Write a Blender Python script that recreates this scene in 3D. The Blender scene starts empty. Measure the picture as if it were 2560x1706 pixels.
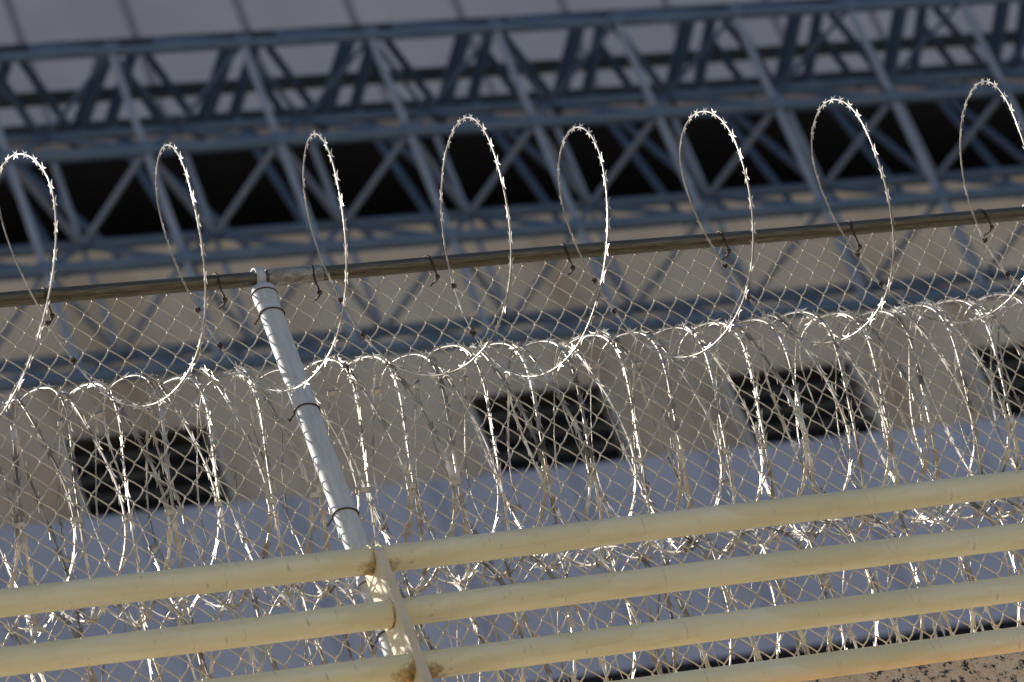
import bpy, bmesh, math, random
from mathutils import Vector, Matrix
random.seed(7)
sc = bpy.context.scene
COL = sc.collection
PI = math.pi
R = math.radians

# ------------------------------------------------------------------ camera
PITCH, AZ, ROLL, DIST = R(31), R(30), R(21.94), 11.18      # telephoto looking up and to the right, camera tilted
FPX, W0, H0 = 10600.0, 2560.0, 1706.0
sa, ca, sp, cp = math.sin(AZ), math.cos(AZ), math.sin(PITCH), math.cos(PITCH)
FWD = Vector((sa*cp, ca*cp, sp)); r0 = Vector((ca, -sa, 0)); u0 = Vector((-sa*sp, -ca*sp, cp))
RIGHT = r0*math.cos(ROLL) - u0*math.sin(ROLL)
UP = r0*math.sin(ROLL) + u0*math.cos(ROLL)
CAM = Vector((0, -DIST*cp*ca, 1.65))

def at(x, y, Y):
    """world point of the upright plane at depth Y that was measured at x, y in the photograph"""
    d = FWD + RIGHT*((x-W0/2)/FPX) - UP*((y-H0/2)/FPX)
    return CAM + d*((Y-CAM.y)/d.y)

cd = bpy.data.cameras.new('camera'); cam = bpy.data.objects.new('camera', cd); COL.objects.link(cam)
cam.matrix_world = Matrix(((RIGHT.x, UP.x, -FWD.x, CAM.x), (RIGHT.y, UP.y, -FWD.y, CAM.y), (RIGHT.z, UP.z, -FWD.z, CAM.z), (0, 0, 0, 1)))
cd.sensor_width = 36; cd.lens = 36*FPX/W0; cd.clip_start = .1; cd.clip_end = 2000
cd.dof.use_dof = True; cd.dof.focus_distance = 10.98; cd.dof.aperture_fstop = cd.lens/30.0
sc.camera = cam

# ------------------------------------------------------------------ light
SUN = Vector((-.51, .62, .60)).normalized()                 # towards the sun: behind the fence, to the left
el = math.asin(SUN.z); az = math.atan2(SUN.x, SUN.y)
w = bpy.data.worlds.new('World'); sc.world = w; w.use_nodes = True
nt = w.node_tree; sky = nt.nodes.new('ShaderNodeTexSky'); sky.sky_type = 'NISHITA'; sky.sun_disc = False
sky.sun_elevation = el; sky.sun_rotation = az; sky.air_density = 1.0; sky.dust_density = 1.0
nt.links.new(sky.outputs[0], nt.nodes['Background'].inputs[0]); nt.nodes['Background'].inputs[1].default_value = .10
sd = bpy.data.lights.new('sun', 'SUN'); sd.energy = 5; sd.angle = R(.53); sd.color = (1, .93, .82)
so = bpy.data.objects.new('sun', sd); COL.objects.link(so)
so.rotation_euler = SUN.to_track_quat('Z', 'Y').to_euler()
sc.view_settings.view_transform = 'Standard'; sc.view_settings.look = 'None'; sc.view_settings.exposure = 0

# ------------------------------------------------------------------ materials
def mat(name, rough=.6, metal=0.0):
    m = bpy.data.materials.new(name); m.use_nodes = True
    b = m.node_tree.nodes['Principled BSDF']; b.inputs['Roughness'].default_value = rough; b.inputs['Metallic'].default_value = metal
    return m, m.node_tree, b
def N(nt, t, **kw):
    n = nt.nodes.new(t)
    for k, v in kw.items():
        if k in n.inputs: n.inputs[k].default_value = v
        else: setattr(n, k, v)
    return n
def L(nt, a, b): nt.links.new(a, b)
def coords(nt, scale=(1, 1, 1)):
    tc = N(nt, 'ShaderNodeTexCoord'); mp = N(nt, 'ShaderNodeMapping'); mp.inputs['Scale'].default_value = scale
    L(nt, tc.outputs['Object'], mp.inputs['Vector']); return mp.outputs[0]
def noise(nt, vec, scale, detail=4, rough=.55):
    n = N(nt, 'ShaderNodeTexNoise', Scale=scale, Detail=detail, Roughness=rough); L(nt, vec, n.inputs['Vector']); return n.outputs['Fac']
def ramp(nt, fac, stops):
    r = N(nt, 'ShaderNodeValToRGB'); e = r.color_ramp.elements
    while len(e) < len(stops): e.new(.5)
    for q, (p, c) in zip(e, stops): q.position = p; q.color = (*c, 1) if len(c) == 3 else c
    L(nt, fac, r.inputs[0]); return r.outputs[0]
def mix(nt, fac, a, b, mode='MIX'):
    m = N(nt, 'ShaderNodeMix', data_type='RGBA', blend_type=mode)
    for s, v in ((m.inputs[0], fac), (m.inputs[6], a), (m.inputs[7], b)):
        if hasattr(v, 'is_output'): L(nt, v, s)
        elif isinstance(v, (int, float)): s.default_value = v
        else: s.default_value = (*v, 1)
    return m.outputs[2]
def bump(nt, b, h, strength=.2, dist=.002):
    n = N(nt, 'ShaderNodeBump', Strength=strength, Distance=dist); L(nt, h, n.inputs['Height']); L(nt, n.outputs[0], b.inputs['Normal'])
def math_(nt, op, a, b=None):
    m = N(nt, 'ShaderNodeMath', operation=op)
    for s, v in zip(m.inputs, (a, b)):
        if v is None: continue
        if hasattr(v, 'is_output'): L(nt, v, s)
        else: s.default_value = v
    return m.outputs[0]
def noisy(name, c1, c2, scale=6, rough=.6, metal=0.0, stretch=(1, 1, 1), bumpy=0, c3=None, dist=.002):
    m, nt, b = mat(name, rough, metal)
    v = coords(nt, stretch); f = noise(nt, v, scale, 6)
    stops = [(.32, c1), (.68, c2)] if c3 is None else [(.3, c1), (.5, c2), (.72, c3)]
    L(nt, ramp(nt, f, stops), b.inputs['Base Color'])
    if bumpy: bump(nt, b, noise(nt, v, scale*5, 5), bumpy, dist)
    return m

M = {}
def cream_paint():
    m, nt, b = mat('cream_paint', .42)
    tc = N(nt, 'ShaderNodeTexCoord').outputs['Object']
    vs = coords(nt, (1.2, 14, 14)); vb = coords(nt, (5, 8, 8))
    base = ramp(nt, noise(nt, vs, 2.2, 8, .65), [(.30, (.79, .69, .43)), (.5, (.88, .79, .53)), (.68, (.91, .85, .66))])
    blot = ramp(nt, noise(nt, vb, 1.6, 6, .7), [(.55, (0, 0, 0)), (.7, (1, 1, 1))])
    base = mix(nt, math_(nt, 'MULTIPLY', blot, .22), base, (.64, .52, .28))
    scr = ramp(nt, noise(nt, coords(nt, (30, 9, 9)), 2.4, 5, .7), [(.62, (0, 0, 0)), (.72, (1, 1, 1))])   # small dark scuffs
    base = mix(nt, math_(nt, 'MULTIPLY', scr, .65), base, (.30, .26, .19))
    drip = ramp(nt, noise(nt, coords(nt, (26, 3, 3)), 1.0, 5, .6), [(.64, (0, 0, 0)), (.70, (1, 1, 1))])   # run marks down the pipe
    base = mix(nt, math_(nt, 'MULTIPLY', drip, .4), base, (.42, .36, .23))
    patch = ramp(nt, noise(nt, coords(nt, (2.5, 10, 10)), 1.1, 2, .4), [(.60, (0, 0, 0)), (.61, (1, 1, 1))])  # touched-up paint
    base = mix(nt, math_(nt, 'MULTIPLY', patch, .35), base, (.74, .62, .33))
    sx = N(nt, 'ShaderNodeSeparateXYZ'); L(nt, tc, sx.inputs[0])
    ax = math_(nt, 'ABSOLUTE', sx.outputs[0])
    near = ramp(nt, ax, [(.0, (1, 1, 1)), (.03, (.85, .85, .85)), (.16, (0, 0, 0))])
    low = ramp(nt, math_(nt, 'ADD', math_(nt, 'MULTIPLY', sx.outputs[2], -9.0), .5), [(.25, (0.1, .1, .1)), (.75, (1, 1, 1))])
    rn = noise(nt, coords(nt, (1, 1, 1)), 26, 8, .75)
    rm = math_(nt, 'MULTIPLY', math_(nt, 'MULTIPLY', near, low), math_(nt, 'ADD', rn, .15))
    oi = N(nt, 'ShaderNodeObjectInfo'); rm = math_(nt, 'MULTIPLY', rm, oi.outputs['Alpha'])
    rust = ramp(nt, rm, [(.29, (0, 0, 0)), (.37, (.7, .7, .7)), (.55, (1, 1, 1))])
    rcol = ramp(nt, noise(nt, coords(nt, (1, 1, 1)), 60, 6, .7), [(.35, (.09, .045, .02)), (.55, (.46, .27, .09)), (.7, (.64, .42, .16))])
    L(nt, mix(nt, rust, base, rcol), b.inputs['Base Color'])
    L(nt, math_(nt, 'ADD', math_(nt, 'MULTIPLY', rust, .4), .38), b.inputs['Roughness'])
    bump(nt, b, math_(nt, 'ADD', noise(nt, coords(nt, (6, 30, 30)), 3, 6, .6), math_(nt, 'MULTIPLY', noise(nt, coords(nt), 12, 3), 1.4)), .35, .0012)
    return m
M['cream'] = cream_paint()
M['cream_plate'] = noisy('cream_plate_paint', (.62, .53, .37), (.72, .64, .47), 9, .5, stretch=(1, 1, 1), bumpy=.25, dist=.001)
M['zinc'] = noisy('galvanised_post', (.44, .475, .51), (.58, .61, .64), 14, .5, .05, (6, 6, 1), .1, dist=.0005)
def rail_mat():
    m, nt, b = mat('weathered_rail', .38, .45)
    v = coords(nt, (4, 60, 60))
    c = ramp(nt, noise(nt, v, 3, 8, .7), [(.3, (.055, .047, .03)), (.5, (.11, .097, .066)), (.72, (.22, .20, .16))])
    sp_ = ramp(nt, noise(nt, coords(nt, (60, 90, 90)), 2.2, 5, .7), [(.62, (0, 0, 0)), (.72, (1, 1, 1))])
    c = mix(nt, math_(nt, 'MULTIPLY', sp_, .5), c, (.36, .35, .32))
    rs = ramp(nt, noise(nt, coords(nt, (18, 30, 30)), 1.3, 4, .6), [(.70, (0, 0, 0)), (.76, (1, 1, 1))])
    L(nt, mix(nt, rs, c, (.10, .045, .02)), b.inputs['Base Color']); bump(nt, b, noise(nt, v, 8, 6), .25, .0006)
    return m
M['rail'] = rail_mat()
M['sleeve'] = noisy('worn_sleeve', (.16, .155, .14), (.42, .41, .38), 40, .5, .4, (1, 2, 2), .3, dist=.0008)
M['wire'] = noisy('fence_wire', (.43, .39, .32), (.65, .60, .51), 30, .55, .2)
M['razor'] = noisy('razor_steel', (.20, .18, .155), (.60, .575, .535), 14, .30, .55)
M['razor_old'] = noisy('weathered_razor_steel', (.06, .048, .035), (.38, .35, .30), 8, .34, .4, c3=(.88, .86, .80))
M['tie'] = noisy('rusty_tie_wire', (.025, .018, .014), (.085, .05, .03), 60, .6, .2)
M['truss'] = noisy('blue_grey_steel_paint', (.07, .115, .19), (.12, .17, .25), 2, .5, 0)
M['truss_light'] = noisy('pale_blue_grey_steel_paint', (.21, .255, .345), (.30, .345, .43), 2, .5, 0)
M['truss_half_shade'] = noisy('blue_steel_in_half_shade', (.05, .085, .15), (.08, .12, .19), 2, .5, 0)  # frame paint dimmed in its colour for tubes inside the shaded gap
M['truss_shade'] = noisy('navy_steel_in_shade', (.012, .022, .042), (.022, .036, .06), 2, .5, 0)  # frame paint with deep shade put into the colour, for interior members
M['panel'] = noisy('pale_metal_panel', (.40, .40, .46), (.48, .475, .535), .6, .55)
M['seam'] = noisy('panel_seam', (.20, .20, .25), (.25, .25, .30), 2, .7)
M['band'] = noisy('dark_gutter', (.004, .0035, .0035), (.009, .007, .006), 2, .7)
M['recess'] = noisy('black_recess_shade', (.002, .003, .0055), (.004, .005, .008), 2, .8)  # near-black colour carries the deep shade of soffits, recesses and vent interiors
M['recess_brown'] = noisy('brown_recess_shade', (.002, .0017, .0020), (.004, .003, .003), 2, .8)  # brown-black colour carries the shade in the lower part of the recess
M['beige'] = noisy('stained_beige_concrete', (.48, .385, .28), (.67, .56, .445), .55, .85, stretch=(1, 1, .45), c3=(.73, .635, .52))
def stain(m):
    nt = m.node_tree; b = nt.nodes['Principled BSDF']; src = b.inputs['Base Color'].links[0].from_socket
    st = ramp(nt, noise(nt, coords(nt, (1.1, 1, .22)), 1.0, 5, .6), [(.54, (0, 0, 0)), (.72, (1, 1, 1))])
    L(nt, mix(nt, math_(nt, 'MULTIPLY', st, .55), src, (.33, .22, .125)), b.inputs['Base Color'])
stain(M['beige'])
M['blue'] = noisy('blue_grey_wall_panel', (.45, .485, .63), (.57, .60, .745), .45, .6)
M['blue_seam'] = noisy('blue_wall_seam', (.40, .43, .56), (.43, .46, .59), 2, .7)
M['vent_pale'] = noisy('vent_pale_metal', (.62, .62, .60), (.68, .68, .66), 2, .6)
M['vent_slat'] = noisy('vent_slat', (.05, .042, .03), (.085, .07, .05), 2, .6)
M['ground'] = noisy('pale_paving', (.40, .34, .26), (.48, .41, .32), .35, .9, c3=(.52, .45, .35))
M['terrace'] = noisy('terrace_concrete', (.30, .28, .25), (.40, .37, .33), 1.5, .9)
def granite():
    m, nt, b = mat('pink_granite', .55)
    v = coords(nt)
    wv = N(nt, 'ShaderNodeVectorMath', operation='MULTIPLY_ADD')
    nz = N(nt, 'ShaderNodeTexNoise', Scale=60, Detail=3); L(nt, v, nz.inputs['Vector'])
    L(nt, nz.outputs['Color'], wv.inputs[0]); wv.inputs[1].default_value = (.022, .022, .022); L(nt, v, wv.inputs[2])
    vo = N(nt, 'ShaderNodeTexVoronoi', Scale=62); L(nt, wv.outputs[0], vo.inputs['Vector'])
    sep = N(nt, 'ShaderNodeSeparateColor'); L(nt, vo.outputs['Color'], sep.inputs[0])
    c = ramp(nt, sep.outputs[0], [(0, (.66, .42, .24)), (.35, (.86, .60, .38)), (.6, (.80, .53, .32)), (.9, (.88, .72, .52))])
    c = mix(nt, .5, c, ramp(nt, noise(nt, v, 120, 4), [(.35, (.66, .42, .24)), (.65, (.90, .69, .47))]))
    clus = noise(nt, v, 34, 5, .65); fine = noise(nt, v, 120, 4, .7)
    dk = ramp(nt, math_(nt, 'ADD', math_(nt, 'MULTIPLY', clus, .6), math_(nt, 'MULTIPLY', fine, .4)), [(.535, (0, 0, 0)), (.555, (1, 1, 1))])
    vo2 = N(nt, 'ShaderNodeTexVoronoi', Scale=62, feature='DISTANCE_TO_EDGE'); L(nt, wv.outputs[0], vo2.inputs['Vector'])
    edge = ramp(nt, vo2.outputs['Distance'], [(.02, (.55, .55, .55)), (.09, (0, 0, 0))])
    L(nt, mix(nt, dk, c, (.022, .020, .020)), b.inputs['Base Color'])
    return m
M['granite'] = granite()

# ------------------------------------------------------------------ mesh helpers
class MB:
    def __init__(s): s.v = []; s.f = []; s.sm = []
    def add(s, vs, fs, smooth=False):
        o = len(s.v); s.v += [tuple(p) for p in vs]; s.f += [tuple(i+o for i in f) for f in fs]; s.sm += [smooth]*len(fs); return s
    def box(s, a, b):
        x0, y0, z0 = a; x1, y1, z1 = b
        return s.add([(x0, y0, z0), (x1, y0, z0), (x1, y1, z0), (x0, y1, z0), (x0, y0, z1), (x1, y0, z1), (x1, y1, z1), (x0, y1, z1)],
                     [(0, 3, 2, 1), (4, 5, 6, 7), (0, 1, 5, 4), (1, 2, 6, 5), (2, 3, 7, 6), (3, 0, 4, 7)])
    def tube(s, pts, r, n=8, caps=True, closed=False):
        pts = [Vector(p) for p in pts]; k = len(pts)
        rr = r if isinstance(r, (list, tuple)) else [r]*k
        T = []
        for i in range(k):
            a = pts[(i-1) % k if closed else max(i-1, 0)]; b = pts[(i+1) % k if closed else min(i+1, k-1)]
            T.append((b-a).normalized())
        up = Vector((0, 0, 1)) if abs(T[0].z) < .9 else Vector((1, 0, 0))
        u = (up - T[0]*up.dot(T[0])).normalized(); vs = []
        for i in range(k):
            u = (u - T[i]*u.dot(T[i])).normalized(); q = T[i].cross(u)
            for j in range(n):
                t = 2*PI*j/n; vs.append(pts[i] + (u*math.cos(t) + q*math.sin(t))*rr[i])
        fs = []
        for i in range(k if closed else k-1):
            i2 = (i+1) % k
            for j in range(n):
                j2 = (j+1) % n; fs.append((i*n+j, i*n+j2, i2*n+j2, i2*n+j))
        s.add(vs, fs, True)
        if caps and not closed:
            s.add(vs[:n], [tuple(reversed(range(n)))]); s.add(vs[-n:], [tuple(range(n))])
        return s
    def build(s, name, m, parent=None, origin=None, bevel=0):
        me = bpy.data.meshes.new(name); o = Vector(origin) if origin is not None else Vector((0, 0, 0))
        off = o + (WORLD.get(parent, Vector((0, 0, 0))) - WORLD.get(parent, Vector((0, 0, 0))))
        me.from_pydata([tuple(Vector(p) - o) for p in s.v], [], s.f)
        me.polygons.foreach_set('use_smooth', s.sm); me.materials.append(m); me.update()
        ob = bpy.data.objects.new(name, me); COL.objects.link(ob); WORLD[ob] = o
        if parent is not None: ob.parent = parent; ob.location = o - WORLD[parent]
        else: ob.location = o
        if bevel:
            bv = ob.modifiers.new('bevel', 'BEVEL'); bv.width = bevel; bv.segments = 2; bv.limit_method = 'ANGLE'
        return ob
WORLD = {}
def tag(o, label=None, cat=None, group=None, kind=None):
    for k, v in (('label', label), ('category', cat), ('group', group), ('kind', kind)):
        if v: o[k] = v
    return o
def thing(name, loc, label, cat, group=None):
    o = bpy.data.objects.new(name, None); COL.objects.link(o); o.location = loc; o.empty_display_size = .2
    WORLD[o] = Vector(loc); return tag(o, label, cat, group)

# ------------------------------------------------------------------ key heights
RAIL_Z = 7.681
YBAR = -.128
GY = -.245
GZ = .5*(at(1922, 1706, GY).z + at(2560, 1633, GY).z)
TERR = GZ - .62
POST_X = at(649, 705, 0).x

# ------------------------------------------------------------------ the setting
g = MB().add([(-600, -600, 0), (600, -600, 0), (600, 600, 0), (-600, 600, 0)], [(0, 1, 2, 3)]).build('ground', M['ground']); tag(g, kind='structure')
t = MB().add([(-2, -.02, TERR), (40, -.02, TERR), (40, 30.4, TERR), (-2, 30.4, TERR)], [(0, 1, 2, 3)]).build('terrace', M['terrace']); tag(t, kind='structure')

gw = MB().box((-2, GY, .002), (14, GY+.22, GZ)).build('granite_wall', M['granite'], origin=(5, GY, 0), bevel=.006)
tag(gw, 'speckled pink granite wall under the lowest cream pipe', 'wall')

# ------------------------------------------------------------------ pipe railing
PX = at(951, 1381, YBAR-.045).x
rail = thing('pipe_railing', (PX, YBAR, GZ), 'cream painted steel railing of stacked horizontal pipes on a rusty flat post', 'railing')
bar_y = [1359.0, 1497.5, 1636.0, 1772.0]
bz = [at(1280, y, YBAR).z for y in bar_y]
PR = .0345
def wobble(z, seed):
    rnd = random.Random(seed); ph = [rnd.uniform(0, 6) for _ in range(3)]
    return [(x, YBAR + .0012*math.sin(x*2.1+ph[0]), z + .0014*math.sin(x*1.7+ph[1]) + .0006*math.sin(x*5+ph[2])) for x in [-1.5 + .15*i for i in range(74)]]
for i, z in enumerate(bz):
    MB().tube(wobble(z, i), PR, 40).build('pipe', M['cream'], rail, origin=(PX, YBAR, z)).color = (1, 1, 1, (.70, .34, .84, .6)[i])
fp = MB()
x0, x1, yf, yb = PX-.0125, PX+.0125, YBAR-.0475, YBAR+.058
prof = [(yb, GZ-.5), (yf, GZ-.5), (yf, bz[0]-.006), (yf+.008, bz[0]+.010), (YBAR-.027, bz[0]+.0165), (YBAR+.026, bz[0]+.0165), (yb, bz[0]-.012)]
n = len(prof)
fp.add([(x0, y, z) for y, z in prof] + [(x1, y, z) for y, z in prof],
       [tuple(reversed(range(n))), tuple(range(n, 2*n))] + [(i, (i+1) % n, n+(i+1) % n, n+i) for i in range(n)])
fpo = fp.build('flat_post', M['cream_plate'], rail, origin=(PX, YBAR, GZ), bevel=.0025)
# weld beads round each pipe joint
for z in bz[:4]:
    for s in (-1, 1):
        wb = MB(); ring = []
        for k in range(28):
            a = 2*PI*k/28; rr = PR + .001 + .0012*math.sin(k*2.7)
            ring.append((PX + s*(.0125+.002), YBAR + rr*math.cos(a), z + rr*math.sin(a)))
        wb.tube(ring, .0026, 6, closed=True).build('weld_bead', M['cream'], rail, origin=(PX, YBAR, z))

# ------------------------------------------------------------------ chain link fence
fence = thing('chain_link_fence', (POST_X, 0, TERR), 'galvanised chain link fence with a brown top rail and round grey post', 'fence')
FX0, FX1 = 1.9, 8.4
# top rail
MB().tube([(FX0 + (FX1-FX0)*i/60, 0, RAIL_Z + .0015*math.sin(i*.5)) for i in range(61)], .0195, 28).build('top_rail', M['rail'], fence, origin=(POST_X, 0, RAIL_Z))
s0, s1 = at(661, 682, 0).x, at(796, 668, 0).x
sl = MB(); pts = []; rad = []
for x, r_ in ((s0, .0205), (s0+.001, .0232), (s0+.05, .0232), (s0+.052, .0226), (s0+.06, .0226), (s0+.062, .0232), (s1-.045, .0232), (s1-.043, .0226), (s1-.038, .0226), (s1-.036, .0232), (s1-.004, .0230), (s1, .0208)):
    pts.append((x, 0, RAIL_Z)); rad.append(r_)
sl.tube(pts, rad, 28).build('rail_sleeve', M['sleeve'], fence, origin=(s0, 0, RAIL_Z))
# posts
def make_post(px):
    base = Vector((px, 0, TERR))
    po = MB().tube([(px, 0, TERR+.003), (px, 0, RAIL_Z-.062)], .0302, 36).build('fence_post', M['zinc'], fence, origin=base)
    cap = MB(); top = RAIL_Z - .034
    cap.tube([(px, 0, RAIL_Z-.085), (px, 0, RAIL_Z-.048), (px, 0, RAIL_Z-.036), (px, 0, RAIL_Z-.026), (px, 0, RAIL_Z-.021)], [.0325, .0325, .0305, .022, .012], 32)
    # flat strap that loops over the rail
    ring_o = []; K = 30; wv = .012
    vs = []; fs = []
    for k in range(K):
        a = 2*PI*k/K; c_, s_ = math.cos(a), math.sin(a)
        for rr in (.0212, .0262):
            for dx in (-wv, wv): vs.append((px+dx, rr*c_, RAIL_Z + rr*s_ + .003))
    for k in range(K):
        a, b = 4*k, 4*((k+1) % K)
        fs += [(a, a+1, b+1, b), (a+2, b+2, b+3, a+3), (a, b, b+2, a+2), (a+1, a+3, b+3, b+1)]
    cap.add(vs, fs, True)
    cap.build('post_cap', M['zinc'], po, origin=(px, 0, RAIL_Z-.05))
    return po
post = make_post(POST_X)
P2X = at(2574, 531, 0).x
make_post(P2X)
# bands holding the post to the flat plate of the railing
for (px_, py_) in ((890, 1462), (1010, 1700)):
    z = at(px_, py_, 0).z
    band = MB(); K = 28; vs = []; fs = []
    for k in range(K):
        a = 2*PI*k/K
        for rr in (.0306, .0335):
            for dz in (-.011, .011): vs.append((POST_X + rr*math.cos(a), rr*math.sin(a), z+dz))
    for k in range(K):
        a, b = 4*k, 4*((k+1) % K)
        fs += [(a, b, b+1, a+1), (a+2, a+3, b+3, b+2), (a, a+2, b+2, b), (a+1, b+1, b+3, a+3)]
    band.add(vs, fs, True)
    bo = band.build('post_band', M['zinc'], fence, origin=(POST_X, 0, z))
    ear = MB(); cxp = POST_X-.029+.012 if px_ > 950 else at(942, 1450, -.06).x
    e = [(-.028, -.012), (-.070, -.014), (-.079, 0), (-.070, .014), (-.028, .012)]
    ear.add([(cxp, y, z+dz) for y, dz in e] + [(cxp+.004, y, z+dz) for y, dz in e],
            [(4, 3, 2, 1, 0), (5, 6, 7, 8, 9)] + [(i, (i+1) % 5, 5+(i+1) % 5, 5+i) for i in range(5)])
    ear.build('lug_plate', M['cream_plate'], bo, origin=(POST_X, -.03, z), bevel=.0008)
    bt = MB()
    bt.tube([(cxp-.011, -.058, z), (cxp-.010, -.058, z), (cxp-.001, -.058, z), (cxp+.02, -.058, z)], [.004, .0085, .0085, .0045], 6)
    bt.build('bolt', M['tie'], bo, origin=(POST_X, -.05, z))

# woven fabric
DW, DH = .0682, .0790
MY = .024
kn = at(911.4, 725.9, MY)
col_w = DW/2
mb = MB()
zt, zb = RAIL_Z + .036, TERR + .02
i0 = int((FX0 - kn.x)/col_w); i1 = int((FX1 - kn.x)/col_w)
half = DH/2
kmax = int((zt - kn.z)/half); kmin = int((zb - kn.z)/half)
rw = .0020
def jit(i, k, s): return (math.sin(i*12.9898*1.3 + k*78.233*.7 + s*3.1)*43758.5453 % 1 - .5)
sag = lambda x, z: .0035*math.sin(x*3.1 + z*2) + .003*math.sin(x*1.3 - z*4.1)
for i in range(i0, i1+1):
    xc = kn.x + (i+.5)*col_w
    pts = []
    for k in range(kmax, kmin-1, -1):
        side = 1 if (k+i) % 2 == 0 else -1
        z = kn.z + k*half
        kx = i + (1 if side > 0 else 0)
        jx, jz = .0016*jit(kx, k, 0), .0020*jit(kx, k, 1)
        X = xc + side*(col_w/2 + .0010) + jx; Z = z + jz + sag(X, z)
        # each wire is a flattened spiral: one leg lies in front, the next one behind
        pts.append((X - side*.0040, MY - side*.0030, Z + .0055))
        pts.append((X, MY, Z))
        pts.append((X - side*.0040, MY + side*.0030, Z - .0055))
        z2 = z - half/2
        pts.append((xc + side*.0012, MY + side*.0042, z2 + sag(X, z2) - .0012*side))
    mb.tube(pts, rw, 6, caps=False)
mb.build('wire_mesh', M['wire'], fence, origin=(POST_X, MY, TERR))

# tie wires round the post and over the rail
def ring_pts(c, r_, n=22, a0=0, a1=2*PI, tilt=0, plane='xy'):
    out = []
    for k in range(n):
        a = a0 + (a1-a0)*k/(n-1)
        if plane == 'xy': out.append((c[0] + r_*math.cos(a), c[1] + r_*math.sin(a), c[2] + tilt*math.cos(a)))
        else: out.append((c[0] + tilt*math.sin(a), c[1] + r_*math.cos(a), c[2] + r_*math.sin(a)))
    return out
for (px_, py_, sp_) in ((655, 733, 0), (680, 782, 1), (770, 1022, 1), (863, 1283, 1), (905, 1465, 0), (955, 1590, 1)):
    z = at(px_, py_+6, 0).z; o = MB()
    o.tube(ring_pts((POST_X, 0, z), .0328, 26, R(150), R(395), -.006), .0022, 6)
    if sp_:
        a = Vector((POST_X - .0285, .017, z+.005))
        o.tube([a, a+Vector((-.006, .004, -.004)), a+Vector((-.014, .006, -.012)), a+Vector((-.020, .004, -.010)), a+Vector((-.014, .001, -.016)), a+Vector((-.022, 0, -.020))], .0022, 6)
    o.build('tie_wire', M['tie'], fence, origin=(POST_X, 0, z))

# ------------------------------------------------------------------ razor wire
def razor_mesh(pts, rads, hw, ht, spacing, alpha, bl, bh, seed, twist_amp=0.0):
    """steel tape crimped on a core wire, with bow-tie barb clusters on both edges"""
    rnd = random.Random(seed); mb = MB(); k = len(pts); nseg = 8
    T = [(pts[min(i+1, k-1)] - pts[max(i-1, 0)]).normalized() for i in range(k)]
    U = []; V = []
    for i in range(k):
        r_ = rads[i] - T[i]*rads[i].dot(T[i]); r_.normalize(); a_ = T[i].cross(r_)
        tw = alpha + twist_amp*(1 - .85*max(0.0, r_.z)**.7)*(math.sin(i*.043+seed) + .8*math.sin(i*.0171+2*seed))
        u = r_*math.cos(tw) + a_*math.sin(tw); U.append(u); V.append(T[i].cross(u))
    vs = []
    for i in range(k):
        for j in range(nseg):
            t = 2*PI*j/nseg + .39; vs.append(pts[i] + U[i]*(hw*math.cos(t)) + V[i]*(ht*math.sin(t)))
    fs = [(i*nseg+j, i*nseg+(j+1) % nseg, (i+1)*nseg+(j+1) % nseg, (i+1)*nseg+j) for i in range(k-1) for j in range(nseg)]
    mb.add(vs, fs, True)
    d = 0; nxt = spacing*rnd.random()
    shape = [(-.46, .0), (-1.0, 1.0), (-.22, .40), (.22, .40), (1.0, 1.0), (.46, .0)]
    for i in range(1, k):
        d += (pts[i]-pts[i-1]).length
        if d >= nxt:
            nxt += spacing*rnd.uniform(.94, 1.06)
            c, tt, u, v = pts[i], T[i], U[i], V[i]
            for s in (-1, 1):
                bend = rnd.uniform(-.35, .35); q = []; sh = rnd.uniform(-.003, .003)
                for (a, b) in shape:
                    q.append(c + tt*(a*bl*rnd.uniform(.92, 1.06) + sh) + u*(s*(hw*.7 + b*bh)) + v*(bend*b*bh))
                th = v*.0005
                mb.add([p+th for p in q] + [p-th for p in q],
                       [(0, 1, 2), (0, 2, 3, 5), (3, 4, 5), (8, 7, 6), (11, 9, 8, 6), (11, 10, 9)] + [(m_, m_+6, (m_+1) % 6 + 6, (m_+1) % 6) for m_ in range(6)])
    return mb

# upper coil: one loose helix on the camera side of the fence, tied to the top rail
KEY = [[3.1893, 3.3445, 3.3708, 3.5818, 7.7381, 7.0563], [3.7039, 3.6942, 3.7843, 3.978, 7.7216, 7.1495],
       [4.0656, 4.0759, 4.1866, 4.3728, 7.7272, 7.1448], [4.5078, 4.5129, 4.5963, 4.6753, 7.7534, 7.1467],
       [4.7402, 4.7946, 4.8961, 5.1158, 7.679, 7.1069], [5.198, 5.1885, 5.2704, 5.5259, 7.7169, 7.1339],
       [5.6305, 5.5776, 5.6754, 5.9409, 7.7223, 7.1288], [6.0751, 6.0336, 6.1658, 6.3421, 7.7543, 7.1553]]
pre = []
for dx, j in ((-1.55, 4), (-.86, 1)):
    r_ = list(KEY[j]); base = KEY[0][0] - (.92 if dx < -1 else .46); sh = base - r_[0]
    pre.append([r_[0]+sh, r_[1]+sh, r_[2]+sh, r_[3]+sh, r_[4], r_[5]])
postk = []
for q, j in ((.44, 5), (.88, 2)):
    r_ = list(KEY[j]); sh = KEY[7][0] + q - r_[0]
    postk.append([r_[0]+sh, r_[1]+sh, r_[2]+sh, r_[3]+sh, r_[4], r_[5]])
KEY = pre + KEY + postk
YF, RY = -.028, .36
YC = YF - RY
xs = [x for r_ in KEY for x in r_[:4]]
def cr(x, k, f):
    g_ = lambda j: x[min(max(j, 0), len(x)-1)]
    p0, p1, p2, p3 = g_(k-1), g_(k), g_(k+1), g_(k+2)
    if k == 0: p0 = 2*p1-p2
    return .5*(2*p1 + (p2-p0)*f + (2*p0-5*p1+4*p2-p3)*f*f + (-p0+3*p1-3*p2+p3)*f**3)
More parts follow.
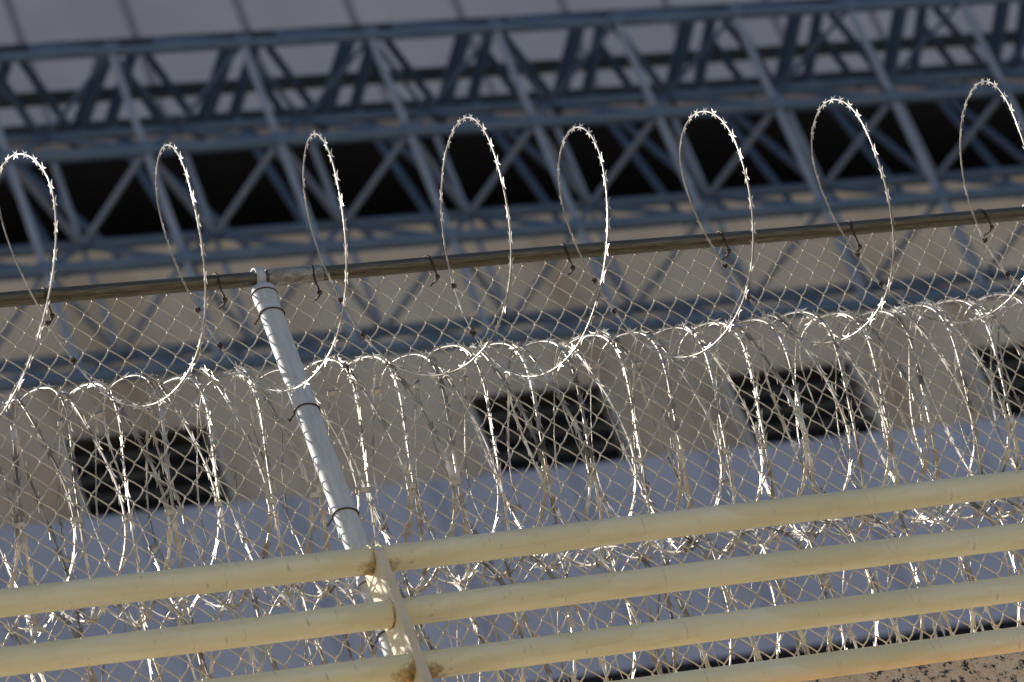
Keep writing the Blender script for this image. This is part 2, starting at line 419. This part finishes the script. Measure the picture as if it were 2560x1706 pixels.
def lerpk(col, u):
    u = min(max(u, 0), len(KEY)-1.0); k = min(int(u), len(KEY)-2); f = u-k
    return KEY[k][col]*(1-f) + KEY[k+1][col]*f
def coil_point(u):
    k = min(int(u), len(xs)-2); X = cr(xs, k, u-k); th = u*PI/2 + PI
    zt_, zb_ = lerpk(4, (u-2)/4), lerpk(5, u/4)
    return Vector((X, YC + RY*math.sin(th), (zt_+zb_)/2 + (zt_-zb_)/2*math.cos(th)))
NU = (len(xs)-1)*40
cpts = [coil_point((len(xs)-1)*i/NU*.9999) for i in range(NU+1)]
zc_mid = 7.43
crad = [Vector((0, p.y-YC, (p.z-zc_mid)*1.15)) for p in cpts]
ucoil = thing('razor_wire_coil', (4.8, YC, 7.1), 'bright loose razor wire coil with tall open loops standing above the top rail', 'razor wire')
razor_mesh(cpts, crad, .0029, .0021, .064, R(8), .0172, .0088, 3).build('barbed_tape', M['razor'], ucoil, origin=(4.8, YC, 7.1))
def twist(c, d, s=1.0):
    """small wound knot of tie wire round a strand"""
    mb = MB(); d = d.normalized(); a = d.orthogonal().normalized(); b = d.cross(a)
    mb.tube([c + (a*math.cos(t)+b*math.sin(t))*(.0052*s) + d*(.0022*s*(t/PI-1.5)) for t in [2*PI*i/10 for i in range(24)]], .0019*s, 6)
    e = c + a*.005*s
    mb.tube([e, e+a*.005*s+b*.004*s, e+a*.011*s-b*.002*s, e+a*.008*s-b*.010*s], .0018*s, 6)
    return mb
clip1 = [(114, 807), (490, 775.5), (846, 747.7), (1134.5, 723), (1475, 692), (1805, 663.6), (2135.7, 630), (2461.6, 600)]
clip2 = [(184, 898), (552, 867), (910, 834.7), (1186, 833), (1539.5, 780), (1876.7, 743), (2203, 709), (2524, 688)]
for (x, y) in clip1 + clip2:
    q = at(x, y, YF); best = min(range(len(cpts)), key=lambda i: (cpts[i]-q).length)
    twist(cpts[best], cpts[min(best+1, NU)]-cpts[best-1], 1.15).build('wire_knot', M['tie'], ucoil, origin=cpts[best])
# hooks of tie wire over the rail beside each loop
for (x0_, y0_, x1_, y1_) in ((106, 727, 131, 790), (534, 692, 563, 750), (779, 669, 800, 732), (1058, 648, 1094, 692), (1400, 618, 1433, 670), (1792, 583, 1823, 628), (2118, 552, 2150, 617), (2432, 522, 2480, 568)):
    p0 = at(x0_, y0_, 0); p1 = at(x1_, y1_, -.015); mb = MB(); ln = []
    for k in range(20):
        f = k/19; a = R(200) - f*R(215)   # from behind, over the top and down the camera side
        ln.append(Vector((p0.x + (p1.x-p0.x)*max(0, f*1.2-.25), -.0215*math.cos(a+PI) * -1 if False else .0218*math.cos(R(20)+f*R(190)), RAIL_Z + .0222*math.sin(R(20)+f*R(190)))))
    e = ln[-1]; zt_ = p1.z
    ln += [Vector((p1.x - .004, -.020, e.z*.5+zt_*.5)), Vector((p1.x, -.016, zt_+.004)), Vector((p1.x+.002, .002, zt_)), Vector((p1.x-.003, .022, zt_+.004)), Vector((p1.x-.006, .028, zt_+.003))]
    mb.tube(ln, .0029, 7)
    c = Vector((p1.x, -.010, zt_+.001))
    mb.tube([c + Vector((.0055*math.cos(t), .002*t/6-.005, .0065*math.sin(t))) for t in [2*PI*i/9 for i in range(15)]], .0019, 6)
    mb.build('tie_hook', M['tie'], ucoil, origin=p0)

# two concertina coils stacked behind the fabric
def concertina(name_label, cy_px, RR, RD, pitch, seed, amp, phase):
    rnd = random.Random(seed)
    YC2 = MY + .014 + RD
    cz = at(1280, cy_px, YC2).z
    X0, X1 = 2.3, 7.9
    turns = int((X1-X0)/pitch)
    jx = [rnd.uniform(-.24, .24)*pitch for _ in range(turns+3)]; jr = [rnd.uniform(-.035, .03) for _ in range(turns+3)]; jz = [rnd.uniform(-.012, .012) for _ in range(turns+3)]
    def sm(a, t):
        k = int(t); f = t-k; f = f*f*(3-2*f); return a[k]*(1-f)+a[k+1]*f
    NP = 120; pts = []; rads = []
    def P(t):
        th = 2*PI*t
        x = X0 + pitch*t + .5*pitch*amp*math.sin(2.5*th + phase) + sm(jx, t)
        r_ = RR*(1 + sm(jr, t)) + .006*math.sin(5*th)
        y = YC2 + RD*(r_/RR)*math.sin(th)
        return Vector((x, max(y, MY+.008), cz + sm(jz, t) + r_*math.cos(th)))
    for i in range(turns*NP+1):
        p = P(i/NP); pts.append(p); rads.append(Vector((0, (p.y-YC2)*RR/RD, p.z-cz)))
    th_ = thing('razor_wire_coil', (5, YC2, cz-RR), name_label, 'razor wire')
    razor_mesh(pts, rads, .0040, .0012, .074, R(38), .0265, .0088, seed+1, .55).build('barbed_tape', M['razor_old'], th_, origin=(5, YC2, cz))
    # crimped clips where neighbouring loops meet
    t = 0; m_ = 0; nclip = 0
    while True:
        t = (PI/2 - phase + 2*PI*m_)/(2.5*2*PI); m_ += 1
        if t < 0: continue
        if t > turns-1.02: break
        a, b = P(t), P(t+1)
        if not (2.95 < a.x < 6.85) : continue
        c = (a+b)/2; d = (P(t+.004)-P(t-.004)).normalized(); s = (b-a); ln = max(s.length/2, .004)
        s = (s - d*s.dot(d)).normalized(); q = d.cross(s)
        if ln > .016 or nclip > 88: continue
        nclip += 1
        cb = MB(); vs = []
        for e in (-.0065, .0065):
            for k in range(12):
                an = 2*PI*k/12; vs.append(c + d*e + s*(math.copysign(ln, math.cos(an))*(abs(math.cos(an)) > .3) + .0052*math.cos(an)) + q*.0055*math.sin(an))
        cb.add(vs, [(k, (k+1) % 12, 12+(k+1) % 12, 12+k) for k in range(12)] + [tuple(reversed(range(12))), tuple(range(12, 24))], False)
        cb.build('clip', M['razor'], th_, origin=c)
    return th_, P, turns
c1, P1, t1 = concertina('dense razor wire coil tied behind the mesh below the top rail, upper of two', 1140, .335, .22, .065, 21, .74, .6)
c2, P2, t2 = concertina('dense tangled razor wire coil behind the cream pipes, lower of two', 1676, .32, .26, .072, 44, .80, 2.1)
# loose twisted ends of tie wire that hang from the upper dense coil
rnd = random.Random(5)
for k in range(9):
    t = 2.06 + k*2.6 + .8*rnd.random()*0
    p = P1(int(t)+.10 + .03*rnd.random()); a = rnd.uniform(-.25, .25)
    ln = [p + Vector((a*.045*f + .0012*math.sin(f*40), .002, -.052*f)) for f in [i/14 for i in range(15)]]
    e = ln[-1]
    ln += [e + Vector((.0045*math.sin(q), 0, -.005+.005*math.cos(q)-.0005)) for q in [2*PI*i/9 for i in range(1, 10)]]
    MB().tube(ln, .0014, 5).build('twisted_wire', M['tie'], c1, origin=p)

# ------------------------------------------------------------------ building far behind
YB = 30.0                      # beige wall plane
YP = 28.6                      # pale panel fascia, overhanging
YL = 29.7                      # lower blue-grey wall, slightly proud
BX0, BX1 = 1.0, 50.0
zmid = lambda x, y, Y: at(x, y, Y).z
z_band = zmid(1280, 174, YP); z_fas = zmid(1280, 243, YP)
z_bt = zmid(1280, 541, YB); z_bb = zmid(1280, 1181, YL); z_lb = zmid(1280, 1712, YL)
ZTOP = z_band + 4.2
bd = thing('building', ((BX0+BX1)/2, YP, TERR), 'large shaded building of pale panels, black recess, beige wall and louvre vents', 'building')
O = lambda x, y, z: (x, y, z)
def bpart(name, m, a, b, parent=bd, bevel=0): return MB().box(a, b).build(name, m, parent, origin=((a[0]+b[0])/2, a[1], a[2]), bevel=bevel)
hb = .095
bpart('upper_panel', M['panel'], (BX0, YP, z_band+hb), (BX1, YP+.5, ZTOP))
bpart('lower_panel', M['panel'], (BX0, YP, z_fas), (BX1, YP+.5, z_band-hb))
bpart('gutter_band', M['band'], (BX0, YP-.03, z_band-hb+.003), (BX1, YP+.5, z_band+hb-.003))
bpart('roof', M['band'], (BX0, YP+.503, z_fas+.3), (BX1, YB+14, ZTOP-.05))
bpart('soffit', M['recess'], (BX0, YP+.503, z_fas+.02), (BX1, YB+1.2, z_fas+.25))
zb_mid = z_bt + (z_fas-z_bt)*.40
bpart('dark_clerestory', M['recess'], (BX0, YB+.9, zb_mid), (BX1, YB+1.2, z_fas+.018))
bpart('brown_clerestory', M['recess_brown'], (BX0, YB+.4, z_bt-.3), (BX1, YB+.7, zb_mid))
bpart('beige_wall', M['beige'], (BX0, YB, z_bb-.5), (BX1, YB+.39, z_bt))
bpart('blue_wall', M['blue'], (BX0, YL, z_lb), (BX1, YL+.297, z_bb))
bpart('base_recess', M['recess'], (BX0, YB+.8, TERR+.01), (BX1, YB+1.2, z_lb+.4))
bpart('base_soffit', M['recess'], (BX0, YL+.02, z_lb-.15), (BX1, YB+.8, z_lb-.003))  # blackened by colour to carry the shadow gap below the blue wall
bpart('rear_wall', M['beige'], (BX0+.02, YB+1.205, TERR+.01), (BX1-.02, YB+14, z_fas+.29))
# panel seams
sx_ = [19, 299, 582, 865, 1137, 1400, 1661]
s_x = [at(x, 0, YP-.01).x for x in sx_]; stp = (s_x[-1]-s_x[0])/6
for k in range(-1, 12):
    x = s_x[0] + k*stp
    bpart('panel_seam', M['seam'], (x-.055, YP-.012, z_band+hb), (x+.055, YP-.001, ZTOP))
    bpart('panel_seam', M['seam'], (x-.03, YP-.012, z_fas), (x+.03, YP-.001, z_band-hb))
lx = at(365, 1330, YL).x
for k in range(-1, 9):
    x = lx + k*1.82
    bpart('wall_seam', M['blue_seam'], (x-.085, YL-.012, z_lb), (x+.085, YL-.001, z_bb))
# louvre vents: boxes standing proud of the beige wall
VY = YB - .28
def vent(tl, tr, br, bl):
    a = [at(*p, VY) for p in (tl, tr, br, bl)]
    xl = (a[0].x+a[3].x)/2 - .03; xr = (a[1].x+a[2].x)/2 + .05; zt_ = (a[0].z+a[1].z)/2 + .03; zb_ = (a[2].z+a[3].z)/2 - .03
    tk = .035
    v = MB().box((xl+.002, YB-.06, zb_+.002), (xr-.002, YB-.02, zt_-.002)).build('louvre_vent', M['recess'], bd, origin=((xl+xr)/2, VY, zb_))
    for fa, fb in ((xl-tk, xl), (xr, xr+tk)):
        MB().box((fa, VY, zb_), (fb, YB+.05, zt_+tk)).build('side_frame', M['vent_pale'], v, origin=(fa, VY, zb_))
    MB().box((xl+.001, VY+.002, zt_), (xr-.001, YB+.05, zt_+tk-.002)).build('hood', M['vent_slat'], v, origin=((xl+xr)/2, VY, zt_))
    MB().box((xl+.002, VY+.004, zb_-.03), (xr-.002, YB-.061, zb_)).build('sill', M['recess'], v, origin=((xl+xr)/2, VY, zb_))
    h = zt_-zb_
    for q in (.24, .50, .75):
        z = zb_ + h*(1-q)
        s = MB().add([(xl+.004, VY+.03, z-.045), (xr-.004, VY+.03, z-.045), (xr-.004, VY+.05, z+.055), (xl+.004, VY+.05, z+.055),
                      (xl+.004, VY+.055, z-.045), (xr-.004, VY+.055, z-.045), (xr-.004, VY+.075, z+.055), (xl+.004, VY+.075, z+.055)],
                     [(0, 1, 2, 3), (7, 6, 5, 4), (0, 4, 5, 1), (3, 2, 6, 7), (0, 3, 7, 4), (1, 5, 6, 2)])
        s.build('slat', M['vent_slat'], v, origin=((xl+xr)/2, VY, z))
vent((176, 1110), (516, 1074), (579, 1256), (223, 1290))
vent((1184, 1006), (1507, 968), (1570, 1150), (1252, 1184))
vent((1829, 950), (2128, 912), (2191, 1078), (1895, 1120))
vent((2438, 884), (2740, 846), (2806, 1008), (2510, 1048))

# ------------------------------------------------------------------ space frame in front of the building
YT, YT2, YT3 = 22.0, 23.2, 24.4
tr = thing('space_frame', (at(1280, 300, YT).x, YT, TERR), 'blurred blue grey steel tube space frame in front of the building', 'space frame')
per = (at(2170, 0, YT).x - at(337, 114, YT).x)/6
xA = at(283, 148, YT).x
zA = zmid(1280, 70, YT); zA2 = zmid(1280, 53, YT3)
zB = zmid(1280, 313, YT); zC = zmid(1280, 582, YT); zD = zmid(1280, 844, YT)
zB2 = zmid(1280, 267, YT2); zC2 = zmid(1280, 530, YT2); zD2 = zmid(1280, 800, YT2)
zB3 = zmid(1280, 246, YT3)
K0, K1 = -3, 10
XL, XR = xA + (K0-.6)*per, xA + (K1+.6)*per
def tb(name, a, b, r_, n=10, m='truss'):
    return MB().tube([a, b], r_, n).build(name, M[m], tr, origin=a)
for (Y, z, r_) in ((YT, zA, .052), (YT3, zA2, .060), (YT, zB, .060), (YT2, zB2, .05), (YT3, zB3, .06), (YT, zC, .066), (YT2, zC2, .058), (YT, zD, .066), (YT2, zD2, .06)):
    tb('chord', Vector((XL, Y, z)), Vector((XR, Y, z)), r_, 12, 'truss_shade' if Y == YT3 else 'truss')
xm = at(205, 616, YT2).x; fr_ = ((xm - xA)/per) % 1.0        # the rear nodes sit about half a bay along
for k in range(K0, K1+1):
    x = xA + k*per; xb = x + fr_*per
    A_, B_, C_, D_ = (Vector((x, YT, z)) for z in (zA, zB, zC, zD))
    B2, C2, D2 = (Vector((xb, YT2, z)) for z in (zB2, zC2, zD2))
    A3 = Vector((x+.28, YT3, zA2)); B3 = Vector((xb-.1, YT3, zB3))
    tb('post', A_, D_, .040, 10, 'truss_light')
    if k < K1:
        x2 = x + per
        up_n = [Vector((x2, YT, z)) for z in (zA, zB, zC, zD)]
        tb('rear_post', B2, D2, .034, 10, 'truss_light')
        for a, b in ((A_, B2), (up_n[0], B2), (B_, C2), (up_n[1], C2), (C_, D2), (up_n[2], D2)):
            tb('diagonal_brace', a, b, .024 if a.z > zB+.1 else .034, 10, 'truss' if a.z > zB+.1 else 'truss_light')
        for a, b in ((B_, B2), (C_, C2), (D_, D2), (up_n[1], B2), (up_n[2], C2), (up_n[3], D2)):
            tb('cross_brace', a, b, .034, 8)
        for (a0, a1, b0, b1, r_) in ((264, 140, 184, 358, .088), (329, 140, 268, 330, .066), (367, 136, 486, 300, .045), (317, 180, 425, 340, .045)):
            pa, pb = at(a0, a1, YT3), at(b0, b1, YT3); pa.x += k*per; pb.x += k*per
            tb('back_brace', pa, pb, r_, 8, 'truss_shade')
        tb('back_brace', B3, C2 + Vector((0, .6, .1)), .04, 8, 'truss_half_shade'); tb('back_brace', B3, C2 + Vector((per*.6, 1.0, .5)), .04, 8, 'truss_half_shade')
        tb('top_brace', A_, A3, .05, 8)
    for (Y, xx, z) in ((YT, x, zA), (YT, x, zB), (YT, x, zC), (YT, x, zD)):
        MB().box((xx-.085, Y-.07, z-.065), (xx+.085, Y+.03, z+.075)).build('node_plate', M['truss'], tr, origin=(xx, Y, z), bevel=.02)
# masts that carry the frame, below the picture
for k in (K0, K1):
    x = xA + k*per
    MB().tube([(x, YT, TERR+.002), (x, YT, zD-.066)], .16, 16).build('mast', M['truss'], tr, origin=(x, YT, TERR))
